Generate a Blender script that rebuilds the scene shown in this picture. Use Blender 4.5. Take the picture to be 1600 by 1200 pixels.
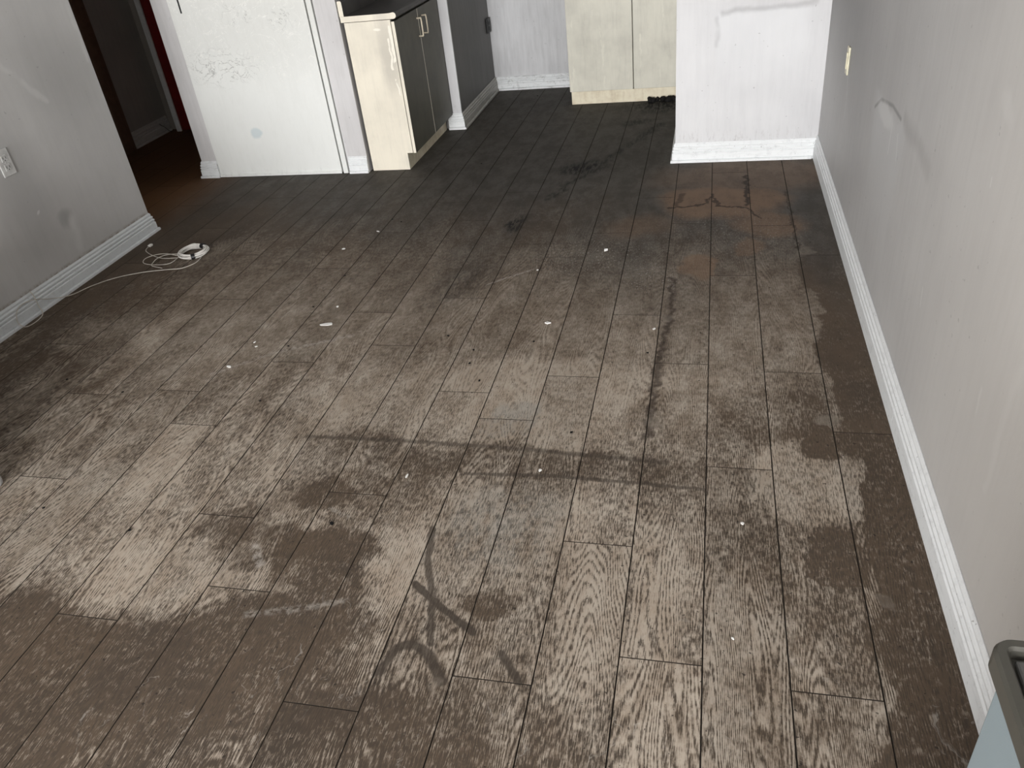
import bpy, bmesh, math, random
from mathutils import Vector, Matrix
from functools import partial as later

random.seed(7)
scene = bpy.context.scene
C = scene.collection
for o in list(bpy.data.objects):
    bpy.data.objects.remove(o, do_unlink=True)

# ------------------------------------------------------------------ camera
YAW, PITCH, ROLL, FPX = -0.280607, 0.580710, -0.124358, 1240.83
fwd = Vector((math.sin(YAW) * math.cos(PITCH), math.cos(YAW) * math.cos(PITCH), -math.sin(PITCH)))
r0 = Vector((math.cos(YAW), -math.sin(YAW), 0))
u0 = r0.cross(fwd)
rt = math.cos(ROLL) * r0 + math.sin(ROLL) * u0
up = -math.sin(ROLL) * r0 + math.cos(ROLL) * u0
cam_d = bpy.data.cameras.new('camera')
cam = bpy.data.objects.new('camera', cam_d)
C.objects.link(cam)
cam.matrix_world = Matrix(((rt.x, up.x, -fwd.x, 0), (rt.y, up.y, -fwd.y, 0), (rt.z, up.z, -fwd.z, 1.5), (0, 0, 0, 1)))
cam_d.sensor_width = 36
cam_d.lens = FPX / 1600 * 36
cam_d.clip_start = 0.02
scene.camera = cam

# ------------------------------------------------------------------ world, daylight, exposure
world = bpy.data.worlds.new('overcast_sky')
scene.world = world
world.use_nodes = True
bg = world.node_tree.nodes['Background']
bg.inputs[0].default_value = (0.80, 0.90, 1.0, 1)
bg.inputs[1].default_value = 1.0

WX0, WX1, WZ0, WZ1, WY = -2.60, 0.25, 0.15, 2.15, -4.20      # glazed balcony door behind the camera
ld = bpy.data.lights.new('window_daylight', 'AREA')
ld.shape = 'RECTANGLE'
ld.size, ld.size_y = WX1 - WX0, WZ1 - WZ0
ld.energy = 290
ld.color = (1.0, 0.99, 0.98)
lo = bpy.data.objects.new('window_daylight', ld)
C.objects.link(lo)
lo.location = ((WX0 + WX1) / 2, WY + 0.01, (WZ0 + WZ1) / 2)
lo.rotation_euler = (math.radians(90), 0, 0)

vs = scene.view_settings
vs.view_transform = 'Standard'
vs.look = 'None'
vs.exposure = 1.0
vs.gamma = 1.0
vs.use_curve_mapping = False
scene.cycles.max_bounces = 6
scene.cycles.diffuse_bounces = 4
scene.cycles.use_denoising = True

# ------------------------------------------------------------------ mesh helpers
def bm_box(bm, x0, x1, y0, y1, z0, z1, bev=0.0):
    ret = bmesh.ops.create_cube(bm, size=1)
    vs_ = ret['verts']
    for v in vs_:
        v.co = Vector(((x0 + x1) / 2 + v.co.x * (x1 - x0), (y0 + y1) / 2 + v.co.y * (y1 - y0), (z0 + z1) / 2 + v.co.z * (z1 - z0)))
    if bev > 0:
        es = list({e for v in vs_ for e in v.link_edges})
        bmesh.ops.bevel(bm, geom=es, offset=bev, segments=2, affect='EDGES', profile=0.5)

def bm_prism(bm, pts, axis, a, b):
    """closed outline pts (two coords) pushed along axis from a to b. axis 0: (y,z); 1: (x,z); 2: (x,y)"""
    def mk(p, t):
        return (t, p[0], p[1]) if axis == 0 else ((p[0], t, p[1]) if axis == 1 else (p[0], p[1], t))
    A = [bm.verts.new(mk(p, a)) for p in pts]
    B = [bm.verts.new(mk(p, b)) for p in pts]
    n = len(pts)
    bm.faces.new(A); bm.faces.new(B[::-1])
    for i in range(n):
        bm.faces.new((A[i], B[i], B[(i + 1) % n], A[(i + 1) % n]))
    bmesh.ops.recalc_face_normals(bm, faces=bm.faces[:])

def spline(pts, n=8, closed=False):
    P = [Vector(p) for p in pts]
    out = []
    m = len(P)
    rng = range(m if closed else m - 1)
    for i in rng:
        g = (lambda k: P[k % m]) if closed else (lambda k: P[min(max(k, 0), m - 1)])
        a, b, c, d = g(i - 1), g(i), g(i + 1), g(i + 2)
        for k in range(n):
            t = k / n
            out.append(0.5 * ((2 * b) + (c - a) * t + (2 * a - 5 * b + 4 * c - d) * t * t + (3 * b - a - 3 * c + d) * t ** 3))
    if not closed:
        out.append(P[-1])
    return out

def bm_tube(bm, pts, r, sides=8, closed=False):
    P = [Vector(p) for p in pts]
    n = len(P)
    rings = []
    ref = Vector((0, 0, 1))
    for i in range(n):
        a = P[(i - 1) % n] if closed or i > 0 else P[i]
        b = P[(i + 1) % n] if closed or i < n - 1 else P[i]
        t = (b - a).normalized()
        rr = ref if abs(t.dot(ref)) < 0.95 else Vector((1, 0, 0))
        s = t.cross(rr).normalized(); q = s.cross(t)
        rad = r[i] if isinstance(r, (list, tuple)) else r
        rings.append([bm.verts.new(P[i] + rad * (math.cos(2 * math.pi * k / sides) * s + math.sin(2 * math.pi * k / sides) * q)) for k in range(sides)])
    for i in range(n if closed else n - 1):
        A, B = rings[i], rings[(i + 1) % n]
        for k in range(sides):
            bm.faces.new((A[k], A[(k + 1) % sides], B[(k + 1) % sides], B[k]))
    if not closed:
        bm.faces.new(rings[0][::-1]); bm.faces.new(rings[-1])
    bmesh.ops.recalc_face_normals(bm, faces=bm.faces[:])

def obj(name, bm, mat, parent=None, smooth=False):
    me = bpy.data.meshes.new(name)
    bm.to_mesh(me); bm.free()
    for m in (mat if isinstance(mat, (list, tuple)) else [mat]):
        me.materials.append(m)
    if smooth:
        for p in me.polygons: p.use_smooth = True
    o = bpy.data.objects.new(name, me)
    C.objects.link(o)
    if parent is not None:
        o.parent = parent
        o.matrix_parent_inverse = Matrix.Translation(parent.location).inverted() if parent.type == 'EMPTY' else Matrix()
    return o

def box(name, mat, dims, parent=None, bev=0.0):
    bm = bmesh.new(); bm_box(bm, *dims, bev=bev)
    return obj(name, bm, mat, parent)

def tube(name, mat, pts, r, parent=None, sides=8, closed=False):
    bm = bmesh.new(); bm_tube(bm, pts, r, sides, closed)
    return obj(name, bm, mat, parent, smooth=True)

def tag(o, label=None, cat=None, group=None, kind=None):
    if label: o['label'] = label
    if cat: o['category'] = cat
    if group: o['group'] = group
    if kind: o['kind'] = kind
    return o

def thing(name, loc, label, cat, group=None):
    o = bpy.data.objects.new(name, None)
    C.objects.link(o)
    o.location = loc
    o.empty_display_size = 0.1
    return tag(o, label, cat, group)

def struct(o, label=None):
    return tag(o, label, None, None, 'structure')

# ------------------------------------------------------------------ node helpers
class G:
    def __init__(s, name):
        s.m = bpy.data.materials.new(name); s.m.use_nodes = True
        s.t = s.m.node_tree
        s.b = s.t.nodes['Principled BSDF']
        s._pos = None
        s.bounds = None; s.dim = '3D'
    def n(s, kind): return s.t.nodes.new(kind)
    def put(s, sock, v):
        if v is None: return
        if hasattr(v, 'links'): s.t.links.new(v, sock)
        elif isinstance(v, (tuple, list)):
            v = tuple(v)
            if len(sock.default_value) == 4 and len(v) == 3: v = v + (1,)
            sock.default_value = v
        else:
            try: sock.default_value = v
            except TypeError: sock.default_value = (v, v, v)
    def pos(s):
        if s._pos is None: s._pos = s.n('ShaderNodeNewGeometry').outputs['Position']
        return s._pos
    def rand(s): return s.n('ShaderNodeObjectInfo').outputs['Random']
    def math(s, op, a, b=None, c=None, clamp=False):
        k = s.n('ShaderNodeMath'); k.operation = op; k.use_clamp = clamp
        for i, v in enumerate((a, b, c)):
            if v is not None: s.put(k.inputs[i], v)
        return k.outputs[0]
    # None stands for a field that is zero everywhere on the piece
    def add(s, a, b): return b if a is None else (a if b is None else s.math('ADD', a, b))
    def mul(s, a, b): return None if a is None or b is None else s.math('MULTIPLY', a, b)
    def sub(s, a, b): return a if b is None else s.math('SUBTRACT', a, b)
    def mx(s, a, b): return b if a is None else (a if b is None else s.math('MAXIMUM', a, b))
    def far(s, pts, m):
        if s.bounds is None: return False
        x0, x1, y0, y1 = s.bounds
        xs, ys = [p[0] for p in pts], [p[1] for p in pts]
        off = max(xs) + m < x0 or min(xs) - m > x1 or max(ys) + m < y0 or min(ys) - m > y1
        return off
    def vm(s, op, a, b=None, scale=None):
        k = s.n('ShaderNodeVectorMath'); k.operation = op
        s.put(k.inputs[0], a)
        if b is not None: s.put(k.inputs[1], b)
        if scale is not None: s.put(k.inputs[3], scale)
        return k.outputs['Value'] if op in ('LENGTH', 'DISTANCE', 'DOT_PRODUCT') else k.outputs[0]
    def noise(s, vec, scale=1.0, detail=3, rough=0.5, dist=0.0, col=False):
        k = s.n('ShaderNodeTexNoise'); k.noise_dimensions = s.dim
        s.put(k.inputs['Vector'], vec); k.inputs['Scale'].default_value = scale
        k.inputs['Detail'].default_value = detail; k.inputs['Roughness'].default_value = rough
        k.inputs['Distortion'].default_value = dist
        return k.outputs['Color' if col else 'Fac']
    def st(s, x, a, b, lo=0.0, hi=1.0, kind='SMOOTHSTEP'):
        k = s.n('ShaderNodeMapRange'); k.interpolation_type = kind; k.clamp = True
        if a > b: a, b, lo, hi = b, a, hi, lo
        s.put(k.inputs[0], x)
        for i, v in enumerate((a, b, lo, hi)): k.inputs[i + 1].default_value = v
        return k.outputs[0]
    def mix(s, f, a, b, mode='MIX'):
        if f is None: return a
        k = s.n('ShaderNodeMix'); k.data_type = 'RGBA'; k.blend_type = mode; k.clamp_factor = True
        s.put(k.inputs[0], f); s.put(k.inputs[6], a); s.put(k.inputs[7], b)
        return k.outputs[2]
    def xyz(s, v):
        k = s.n('ShaderNodeSeparateXYZ'); s.put(k.inputs[0], v); return k.outputs
    def blob(s, p, c, r, rot=0.0, soft=0.5, amp=1.0):
        if s.far([c], max(r[0], r[1]) * (1 + soft) + 0.17): return None
        k = s.n('ShaderNodeMapping'); k.vector_type = 'TEXTURE'
        s.put(k.inputs['Vector'], p)
        k.inputs['Location'].default_value = c
        k.inputs['Rotation'].default_value = (0, 0, rot) if not isinstance(rot, tuple) else rot
        k.inputs['Scale'].default_value = r
        return s.st(s.vm('LENGTH', k.outputs[0]), 1.0 - soft, 1.0 + soft, amp, 0.0)
    def rect(s, p, c, r, rot=0.0, soft=0.1, amp=1.0):
        if s.far([c], math.hypot(r[0], r[1]) * (1 + soft) + 0.17): return None
        k = s.n('ShaderNodeMapping'); k.vector_type = 'TEXTURE'
        s.put(k.inputs['Vector'], p)
        k.inputs['Location'].default_value = c
        k.inputs['Rotation'].default_value = (0, 0, rot) if not isinstance(rot, tuple) else rot
        k.inputs['Scale'].default_value = r
        x = s.xyz(s.vm('ABSOLUTE', k.outputs[0]))
        return s.st(s.mx(s.mx(x[0], x[1]), x[2]), 1.0 - soft, 1.0 + soft, amp, 0.0)
    def seg(s, p, a, b, w, soft=0.5, amp=1.0):
        a, b = Vector(a), Vector(b); ba = b - a
        pa = s.vm('SUBTRACT', p, tuple(a))
        h = s.math('ADD', s.vm('DOT_PRODUCT', pa, tuple(ba / ba.dot(ba))), 0.0, clamp=True)
        q = s.vm('SCALE', tuple(ba), scale=h)
        return s.st(s.vm('DISTANCE', pa, q), w * (1 - soft), w * (1 + soft), amp, 0.0)
    def line(s, p, pts, w, soft=0.5, amp=1.0):
        acc = None
        for a, b in zip(pts[:-1], pts[1:]):
            if s.far([a, b], w * 2 + 0.11): continue
            d = s.seg(p, a, b, w, soft, amp)
            acc = d if acc is None else s.mx(acc, d)
        return acc
    def total(s, items, start=None):
        acc = start
        for i in items:
            i = i() if callable(i) else i
            acc = s.add(acc, i)
        return acc
    def most(s, items):
        acc = None
        for i in items:
            i = i() if callable(i) else i
            acc = s.mx(acc, i)
        return acc
    def bump(s, h, strength=0.2, dist=0.01):
        k = s.n('ShaderNodeBump'); k.inputs['Strength'].default_value = strength
        k.inputs['Distance'].default_value = dist
        s.put(k.inputs['Height'], h)
        s.t.links.new(k.outputs[0], s.b.inputs['Normal'])
    def done(s, col, rough=0.6, spec=0.3, metal=0.0):
        s.put(s.b.inputs['Base Color'], col); s.put(s.b.inputs['Roughness'], rough)
        s.put(s.b.inputs['Specular IOR Level'], spec); s.put(s.b.inputs['Metallic'], metal)
        return s.m

def plain(name, col, rough=0.5, spec=0.4, metal=0.0, var=0.12, scale=25):
    g = G(name)
    n = g.noise(g.pos(), scale, 4, 0.6)
    c2 = tuple(c * (1 - var * 2) for c in col)
    return g.done(g.mix(g.st(n, 0.3, 0.75), col, c2), rough, spec, metal)

def warp(g, p, scale, amt, detail=2):
    c = g.n('ShaderNodeCombineXYZ')
    for i, off in enumerate(((3.1, 7.7, 1.3), (11.9, 2.3, 5.1), (6.7, 13.3, 9.1))):
        if g.dim == '2D' and i == 2: break
        k = g.noise(g.vm('ADD', p, off), scale, detail, 0.55)
        g.put(c.inputs[i], g.math('MULTIPLY_ADD', k, amt * 1.15, -0.575 * amt))
    return g.vm('ADD', p, c.outputs[0])

# ------------------------------------------------------------------ materials
def make_floor_mat(bounds):
    g = G('worn_grimy_wood_planks')
    g.bounds = bounds; g.dim = '2D'
    P = g.pos()
    r = g.rand()
    # fields live on the floor plane
    flat = g.vm('MULTIPLY', P, (1, 1, 0))
    comb = g.n('ShaderNodeCombineXYZ')
    g.put(comb.inputs[0], g.mul(r, 37.0)); g.put(comb.inputs[1], g.mul(r, 91.0)); g.put(comb.inputs[2], g.mul(r, 13.0))
    Pl = g.vm('ADD', flat, comb.outputs[0])
    xy = g.xyz(flat)
    X, Yc = xy[0], xy[1]
    # --- embossed oak grain of each plank
    n1 = g.noise(g.vm('MULTIPLY', Pl, (5.5, 0.75, 1)), 1.0, 2, 0.42)
    ph = g.add(g.mul(X, 620.0), g.mul(n1, 270.0))
    lines = g.add(g.mul(g.math('SINE', ph), 0.5), 0.5)
    ticks = g.noise(g.vm('MULTIPLY', Pl, (360, 42, 1)), 1.0, 2, 0.6)
    patch = g.noise(g.vm('MULTIPLY', Pl, (5, 1.6, 1)), 1.0, 3, 0.55)
    grain = g.add(g.mul(lines, g.st(patch, 0.35, 0.65, 0.08, 0.50)), g.mul(g.st(ticks, 0.25, 0.75, kind='LINEAR'), 0.72))
    # --- cleanliness map
    W = warp(g, flat, 3.2, 0.16, 4)
    W2 = warp(g, W, 16, 0.035, 3)
    big = g.noise(flat, 1.7, 6, 0.68)
    mid = g.noise(g.vm('MULTIPLY', flat, (11, 6, 1)), 1.0, 7, 0.76)
    fine = g.noise(flat, 48, 4, 0.72)
    pale = [((-1.72, 1.42, 0), (0.62, 0.42, 1), -0.35, 0.7, 0.22), ((-0.55, 1.46, 0), (0.34, 0.20, 1), 0.1, 0.6, 0.30),
            ((0.30, 1.79, 0), (0.13, 0.17, 1), 0.0, 0.10, 0.42), ((-0.55, 2.10, 0), (0.75, 0.25, 1), 0.0, 0.22, 0.26),
            ((-0.20, 1.00, 0), (0.34, 0.34, 1), 0.0, 0.8, 0.15), ((-1.35, 1.25, 0), (0.35, 0.12, 1), 0.3, 0.6, 0.22),
            ((-0.76, 1.33, 0), (0.10, 0.12, 1), 0.0, 0.5, 0.26), ((-1.21, 1.98, 0), (0.07, 0.13, 1), 0.0, 0.15, 0.22)]
    dirt = [((-1.14, 1.36, 0), (0.16, 0.10, 1), 0.2, 0.2, 0.45), ((-0.97, 1.33, 0), (0.13, 0.11, 1), 0.6, 0.15, 0.5),
            ((-0.95, 1.12, 0), (0.20, 0.11, 1), 0.4, 0.3, 0.42), ((-0.49, 1.235, 0), (0.085, 0.05, 1), 0.0, 0.15, 0.34),
            ((-0.66, 0.93, 0), (0.10, 0.07, 1), 0.0, 0.35, 0.30), ((-1.33, 0.95, 0), (0.50, 0.16, 1), 0.12, 0.5, 0.42),
            ((-1.30, 1.46, 0), (0.11, 0.07, 1), 0.3, 0.2, 0.3), ((-1.05, 1.60, 0), (0.10, 0.06, 1), 0.2, 0.2, 0.32),
            ((0.315, 1.49, 0), (0.075, 0.115, 1), 0.0, 0.1, 0.55), ((0.345, 1.94, 0), (0.035, 0.075, 1), 0.0, 0.15, 0.6),
            ((-1.9, 0.9, 0), (0.5, 0.22, 1), 0.0, 0.5, 0.35), ((-1.0, 0.82, 0), (0.85, 0.26, 1), 0.05, 0.6, 0.40), ((-1.75, 0.98, 0), (0.55, 0.20, 1), -0.2, 0.5, 0.35)]
    clean = g.total([later(g.blob, W, c, rr, ro, so, a) for c, rr, ro, so, a in pale])
    dirty = g.total([later(g.blob, W2, c, rr, ro, so, a) for c, rr, ro, so, a in dirt])
    wx = g.xyz(W2)
    strip = g.mul(g.st(wx[0], 0.385, 0.415), g.st(Yc, 2.2, 3.2, 0.62, 0.25))
    bulge = g.blob(W2, (0.385, 1.79, 0), (0.055, 0.14, 1), 0, 0.12)
    strip = g.mul(strip, g.sub(1.0, bulge))
    bandbox = g.most([later(g.rect, W2, (-0.53, 1.785, 0), (0.52, 0.06, 1), -0.02, 0.25, 0.15),
                      later(g.rect, W2, (0.11, 2.05, 0), (0.30, 0.14, 1), 0.0, 0.25, 0.18)])
    left_dark = g.st(g.add(X, g.mul(g.sub(big, 0.5), 0.9)), -2.15, -2.75, 0.0, 0.28)  # floor turns darker and browner towards the left wall
    fary = g.add(Yc, g.mul(g.sub(big, 0.5), 1.5))
    far_dim_soot = g.st(fary, 2.3, 3.9)  # soot and the fall-off of light both darken the far floor colour
    f1 = g.add(0.56, clean)
    f2 = g.sub(f1, dirty)
    f2 = g.sub(f2, strip); f2 = g.sub(f2, bandbox); f2 = g.sub(f2, left_dark)
    f2 = g.sub(f2, g.mul(far_dim_soot, 0.30))
    f2 = g.add(f2, g.mul(g.sub(big, 0.5), 0.75))
    gm = g.st(Yc, 1.6, 2.8, 1.0, 0.5)
    f3 = g.add(f2, g.mul(g.mul(g.sub(mid, 0.5), 1.05), gm))
    cl = g.add(f3, g.mul(g.mul(g.sub(fine, 0.5), 0.9), gm))
    # wear: light wood shows where the grain stands above the grime
    gy = g.st(Yc, 1.3, 2.9, 1.0, 0.32)
    wear = g.st(g.add(cl, g.mul(g.mul(g.sub(grain, 0.55), 1.0), gy)), 0.20, 0.86, kind='LINEAR')
    grime_c = g.mix(g.st(big, 0.35, 0.65), (0.108, 0.081, 0.059), (0.083, 0.064, 0.049))
    wood_c = g.mix(g.st(mid, 0.3, 0.7), (0.350, 0.288, 0.228), (0.435, 0.380, 0.318))
    dust = g.mul(g.mul(g.st(g.add(ticks, g.mul(g.sub(fine, 0.5), 0.9)), 0.56, 0.74, 0.0, 0.42), gy), g.st(mid, 0.35, 0.6))
    wear = g.mx(wear, dust)
    col = g.mix(wear, grime_c, wood_c)
    pores = g.mul(g.st(g.add(grain, g.mul(g.sub(fine, 0.5), 0.5)), 0.55, 0.22), 0.62)
    col = g.mix(g.mul(pores, g.st(Yc, 1.4, 2.8, 1.0, 0.15)), col, (0.060, 0.050, 0.041))
    tone = g.st(r, 0.0, 1.0, 0.90, 1.08, kind='LINEAR')
    hs = g.n('ShaderNodeHueSaturation')
    g.put(hs.inputs['Value'], tone); g.put(hs.inputs['Color'], col)
    col = hs.outputs[0]
    # --- soot film of the kitchen end, its weaker light painted in with it
    dim_soot_n = g.noise(g.vm('MULTIPLY', W, (2.2, 1.1, 1)), 1.0, 5, 0.6)
    kit = g.st(g.add(g.add(Yc, g.mul(g.sub(dim_soot_n, 0.5), 1.4)), g.mul(X, 0.22)), 2.55, 4.0, 0.0, 0.88)
    dim_soot_c = g.mix(g.st(mid, 0.35, 0.65), (0.070, 0.066, 0.060), (0.102, 0.097, 0.089))
    col = g.mix(kit, col, dim_soot_c)
    hallb = g.st(X, -2.75, -3.3, 0, 0.8)
    col = g.mix(g.mul(hallb, g.st(Yc, 3.3, 3.8)), col, (0.17, 0.082, 0.036))
    # --- rust-brown water stains at the white wall
    rust = g.most([later(g.blob, W2, (0.09, 3.84, 0), (0.30, 0.22, 1), 0, 0.25, 0.75), later(g.blob, W2, (-0.01, 3.12, 0), (0.075, 0.12, 1), 0, 0.15, 0.6),
                   later(g.blob, W2, (0.15, 3.32, 0), (0.06, 0.08, 1), 0, 0.3, 0.5), later(g.blob, W2, (0.27, 3.55, 0), (0.16, 0.14, 1), -0.6, 0.3, 0.6),
                   later(g.blob, W2, (-0.30, 3.55, 0), (0.18, 0.12, 1), 0.2, 0.6, 0.35), later(g.blob, W2, (0.25, 4.2, 0), (0.5, 0.25, 1), 0, 0.4, 0.4)])
    col = g.mix(g.mul(rust, g.st(mid, 0.2, 0.6, 0.6, 1.0)), col, (0.235, 0.152, 0.100))
    # --- dark drag marks, drips and scuffs
    Z = lambda pts: [(a, b, 0) for a, b in pts]
    M1 = warp(g, flat, 30, 0.012, 3)
    marks = g.most([
        later(g.line, M1, Z([(-0.69, 1.02), (-0.674, 1.09), (-0.636, 1.104), (-0.594, 1.086), (-0.54, 1.016)]), 0.013, 0.4, 0.85),
        later(g.line, M1, Z([(-0.703, 1.484), (-0.679, 1.356), (-0.633, 1.254), (-0.596, 1.113)]), 0.0095, 0.4, 0.80),
        later(g.line, M1, Z([(-0.69, 1.284), (-0.599, 1.217), (-0.502, 1.156)]), 0.0105, 0.35, 0.9),
        later(g.line, M1, Z([(-0.421, 1.105), (-0.369, 1.039)]), 0.010, 0.4, 0.85),
        later(g.line, M1, Z([(-0.46, 1.06), (-0.401, 1.13)]), 0.007, 0.5, 0.4),
        later(g.line, M1, Z([(-1.249, 1.853), (-0.938, 1.857), (-0.558, 1.848), (-0.093, 1.82)]), 0.009, 0.7, 0.62),
        later(g.line, M1, Z([(-0.667, 1.718), (-0.418, 1.731), (-0.231, 1.723), (0.017, 1.71)]), 0.007, 0.6, 0.65),
        later(g.line, M1, Z([(-1.13, 1.46), (-1.10, 1.40)]), 0.012, 0.5, 0.3),
        later(g.line, M1, Z([(-0.91, 1.33), (-0.87, 1.29)]), 0.008, 0.5, 0.5)])
    col = g.mix(g.mul(marks, g.st(fine, 0.15, 0.45, 0.55, 1.0)), col, (0.060, 0.049, 0.040))
    M2 = warp(g, flat, 22, 0.05, 4)
    drips = g.most([
        later(g.line, M2, Z([(-0.125, 3.0), (-0.123, 2.657), (-0.145, 2.384), (-0.153, 2.078), (-0.155, 1.93)]), 0.012, 0.9, 0.75),
        later(g.line, M2, Z([(0.191, 4.2), (0.193, 3.791)]), 0.011, 0.6, 0.9),
        later(g.line, M2, Z([(-0.18, 3.77), (-0.014, 3.80), (0.022, 3.93), (0.05, 3.79), (0.18, 3.759), (0.237, 3.631)]), 0.008, 0.6, 0.8),
        later(g.line, M2, Z([(-0.12, 3.95), (-0.15, 3.78)]), 0.012, 0.6, 0.6),
        later(g.line, M2, Z([(0.376, 3.949), (0.384, 3.276)]), 0.007, 0.6, 0.6),
        later(g.line, M2, Z([(-0.10, 3.36), (-0.06, 3.42)]), 0.03, 0.9, 0.5)])
    col = g.mix(drips, col, (0.045, 0.034, 0.028))
    streaky = g.noise(g.vm('MULTIPLY', flat, (60, 14, 1)), 1.0, 3, 0.6)
    M3 = warp(g, flat, 9, 0.10, 4)
    scuff = g.most([later(g.blob, M3, (-0.69, 4.40, 0), (0.13, 0.10, 1), 0.5, 0.6), later(g.line, M3, Z([(-0.30, 5.2), (-0.62, 4.395), (-0.80, 3.95)]), 0.022, 0.9, 0.7),
                    later(g.blob, M3, (-0.91, 3.60, 0), (0.035, 0.11, 1), -0.2, 0.6, 0.9), later(g.blob, M3, (-0.33, 5.62, 0), (0.22, 0.16, 1), 0, 0.7),
                    later(g.blob, M3, (-0.45, 5.25, 0), (0.10, 0.05, 1), 0.4, 0.6, 0.7), later(g.blob, M3, (-1.02, 2.95, 0), (0.10, 0.22, 1), -0.3, 0.8, 0.5)])
    col = g.mix(g.mul(scuff, g.st(streaky, 0.38, 0.60, 0.25, 1.0)), col, (0.016, 0.016, 0.017))
    # --- pale footprints and chalky spots, dried water film
    spots = g.most([later(g.blob, W2, (0.353, 2.052, 0), (0.03, 0.026, 1), 0, 0.3, 0.6), later(g.blob, W2, (-0.14, 2.03, 0), (0.02, 0.025, 1), 0, 0.3, 0.6),
                    later(g.blob, W2, (-0.119, 2.672, 0), (0.022, 0.03, 1), 0, 0.3, 0.6), later(g.blob, W2, (0.405, 3.257, 0), (0.028, 0.04, 1), 0, 0.3, 0.6),
                    later(g.blob, W2, (0.42, 1.36, 0), (0.028, 0.02, 1), -0.4, 0.25, 0.5), later(g.blob, W2, (-0.538, 1.0, 0), (0.014, 0.02, 1), 0, 0.4, 0.5)])
    col = g.mix(g.mul(spots, g.st(mid, 0.3, 0.6, 0.4, 1.0)), col, (0.22, 0.19, 0.158))
    chalk = g.mul(g.st(g.noise(flat, 95, 4, 0.75), 0.60, 0.66), g.total([
        later(g.blob, M3, (-0.52, 3.22, 0), (0.26, 0.20, 1), 0.2, 0.6, 0.75), later(g.blob, M3, (-0.20, 3.0, 0), (0.12, 0.14, 1), 0, 0.6, 0.7),
        later(g.blob, M3, (0.10, 3.45, 0), (0.35, 0.30, 1), 0, 0.6, 0.4), later(g.blob, M3, (-1.45, 3.3, 0), (0.5, 0.4, 1), 0, 0.7, 0.3)]))
    col = g.mix(chalk, col, (0.46, 0.44, 0.41))
    scr = g.most([later(g.line, M1, Z([(-1.09, 1.135), (-0.956, 1.173), (-0.85, 1.21)]), 0.009, 0.9, 0.35), later(g.line, M1, Z([(-1.18, 1.36), (-1.135, 1.30)]), 0.012, 0.5, 0.45),
                  later(g.line, M1, Z([(-1.80, 2.20), (-1.62, 2.36), (-1.35, 2.50)]), 0.010, 0.9, 0.35), later(g.line, M1, Z([(-0.90, 2.95), (-0.72, 3.10)]), 0.006, 0.8, 0.5),
                  later(g.line, M1, Z([(-1.03, 1.53), (-0.96, 1.50)]), 0.006, 0.7, 0.4)])
    col = g.mix(g.mul(scr, g.st(fine, 0.35, 0.6)), col, (0.48, 0.45, 0.41))
    wisp = g.st(g.noise(g.vm('MULTIPLY', M3, (26, 8, 1)), 1.0, 5, 0.8, 0.6), 0.63, 0.72, 0, 0.35)
    col = g.mix(g.mul(wisp, g.st(Yc, 1.0, 1.5, 1.0, 0.15)), col, (0.47, 0.44, 0.40))
    film = g.mul(g.most([later(g.rect, W2, (-0.585, 1.98, 0), (0.085, 0.10, 1), 0, 0.12, 0.35), later(g.blob, W, (-0.50, 1.52, 0), (0.14, 0.16, 1), 0, 0.5, 0.25)]), g.st(mid, 0.3, 0.6))
    col = g.mix(film, col, (0.25, 0.26, 0.25))
    spk = g.st(g.noise(flat, 70, 2, 0.5), 0.745, 0.775, 0.0, 0.75)
    col = g.mix(spk, col, (0.03, 0.027, 0.024))
    rough = g.st(wear, 0, 1, 0.58, 0.75, kind='LINEAR')
    g.bump(grain, 0.35, 0.0015)
    return g.done(col, rough, 0.04)

def make_wall(name, base, soot, marks=None, streak=0.35, rough=0.55, height_soot=0.0, z0=0.2, z1=1.3):
    g = G(name)
    P = g.pos()
    cloud = g.noise(P, 1.6, 4, 0.5)
    vert = g.noise(g.vm('MULTIPLY', P, (34, 34, 3.2)), 1.0, 6, 0.72)
    fine = g.noise(P, 120, 3, 0.6)
    f = g.add(g.mul(g.st(cloud, 0.3, 0.7), 0.45), g.mul(g.st(vert, 0.35, 0.75), streak * 0.7))
    z = g.xyz(P)[2]
    if height_soot:
        f = g.add(f, g.st(g.add(z, g.mul(g.sub(cloud, 0.5), 0.5)), z0, z1, 0, height_soot))
    col = g.mix(f, base, soot)
    if marks: col = marks(g, P, col)
    speck = g.st(g.noise(P, 46, 2, 0.5), 0.72, 0.76, 0, 0.35)
    col = g.mix(speck, col, tuple(c * 0.45 for c in soot))
    g.bump(g.add(fine, g.mul(vert, 0.5)), 0.12, 0.002)
    return g.done(col, rough, 0.35)

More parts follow.
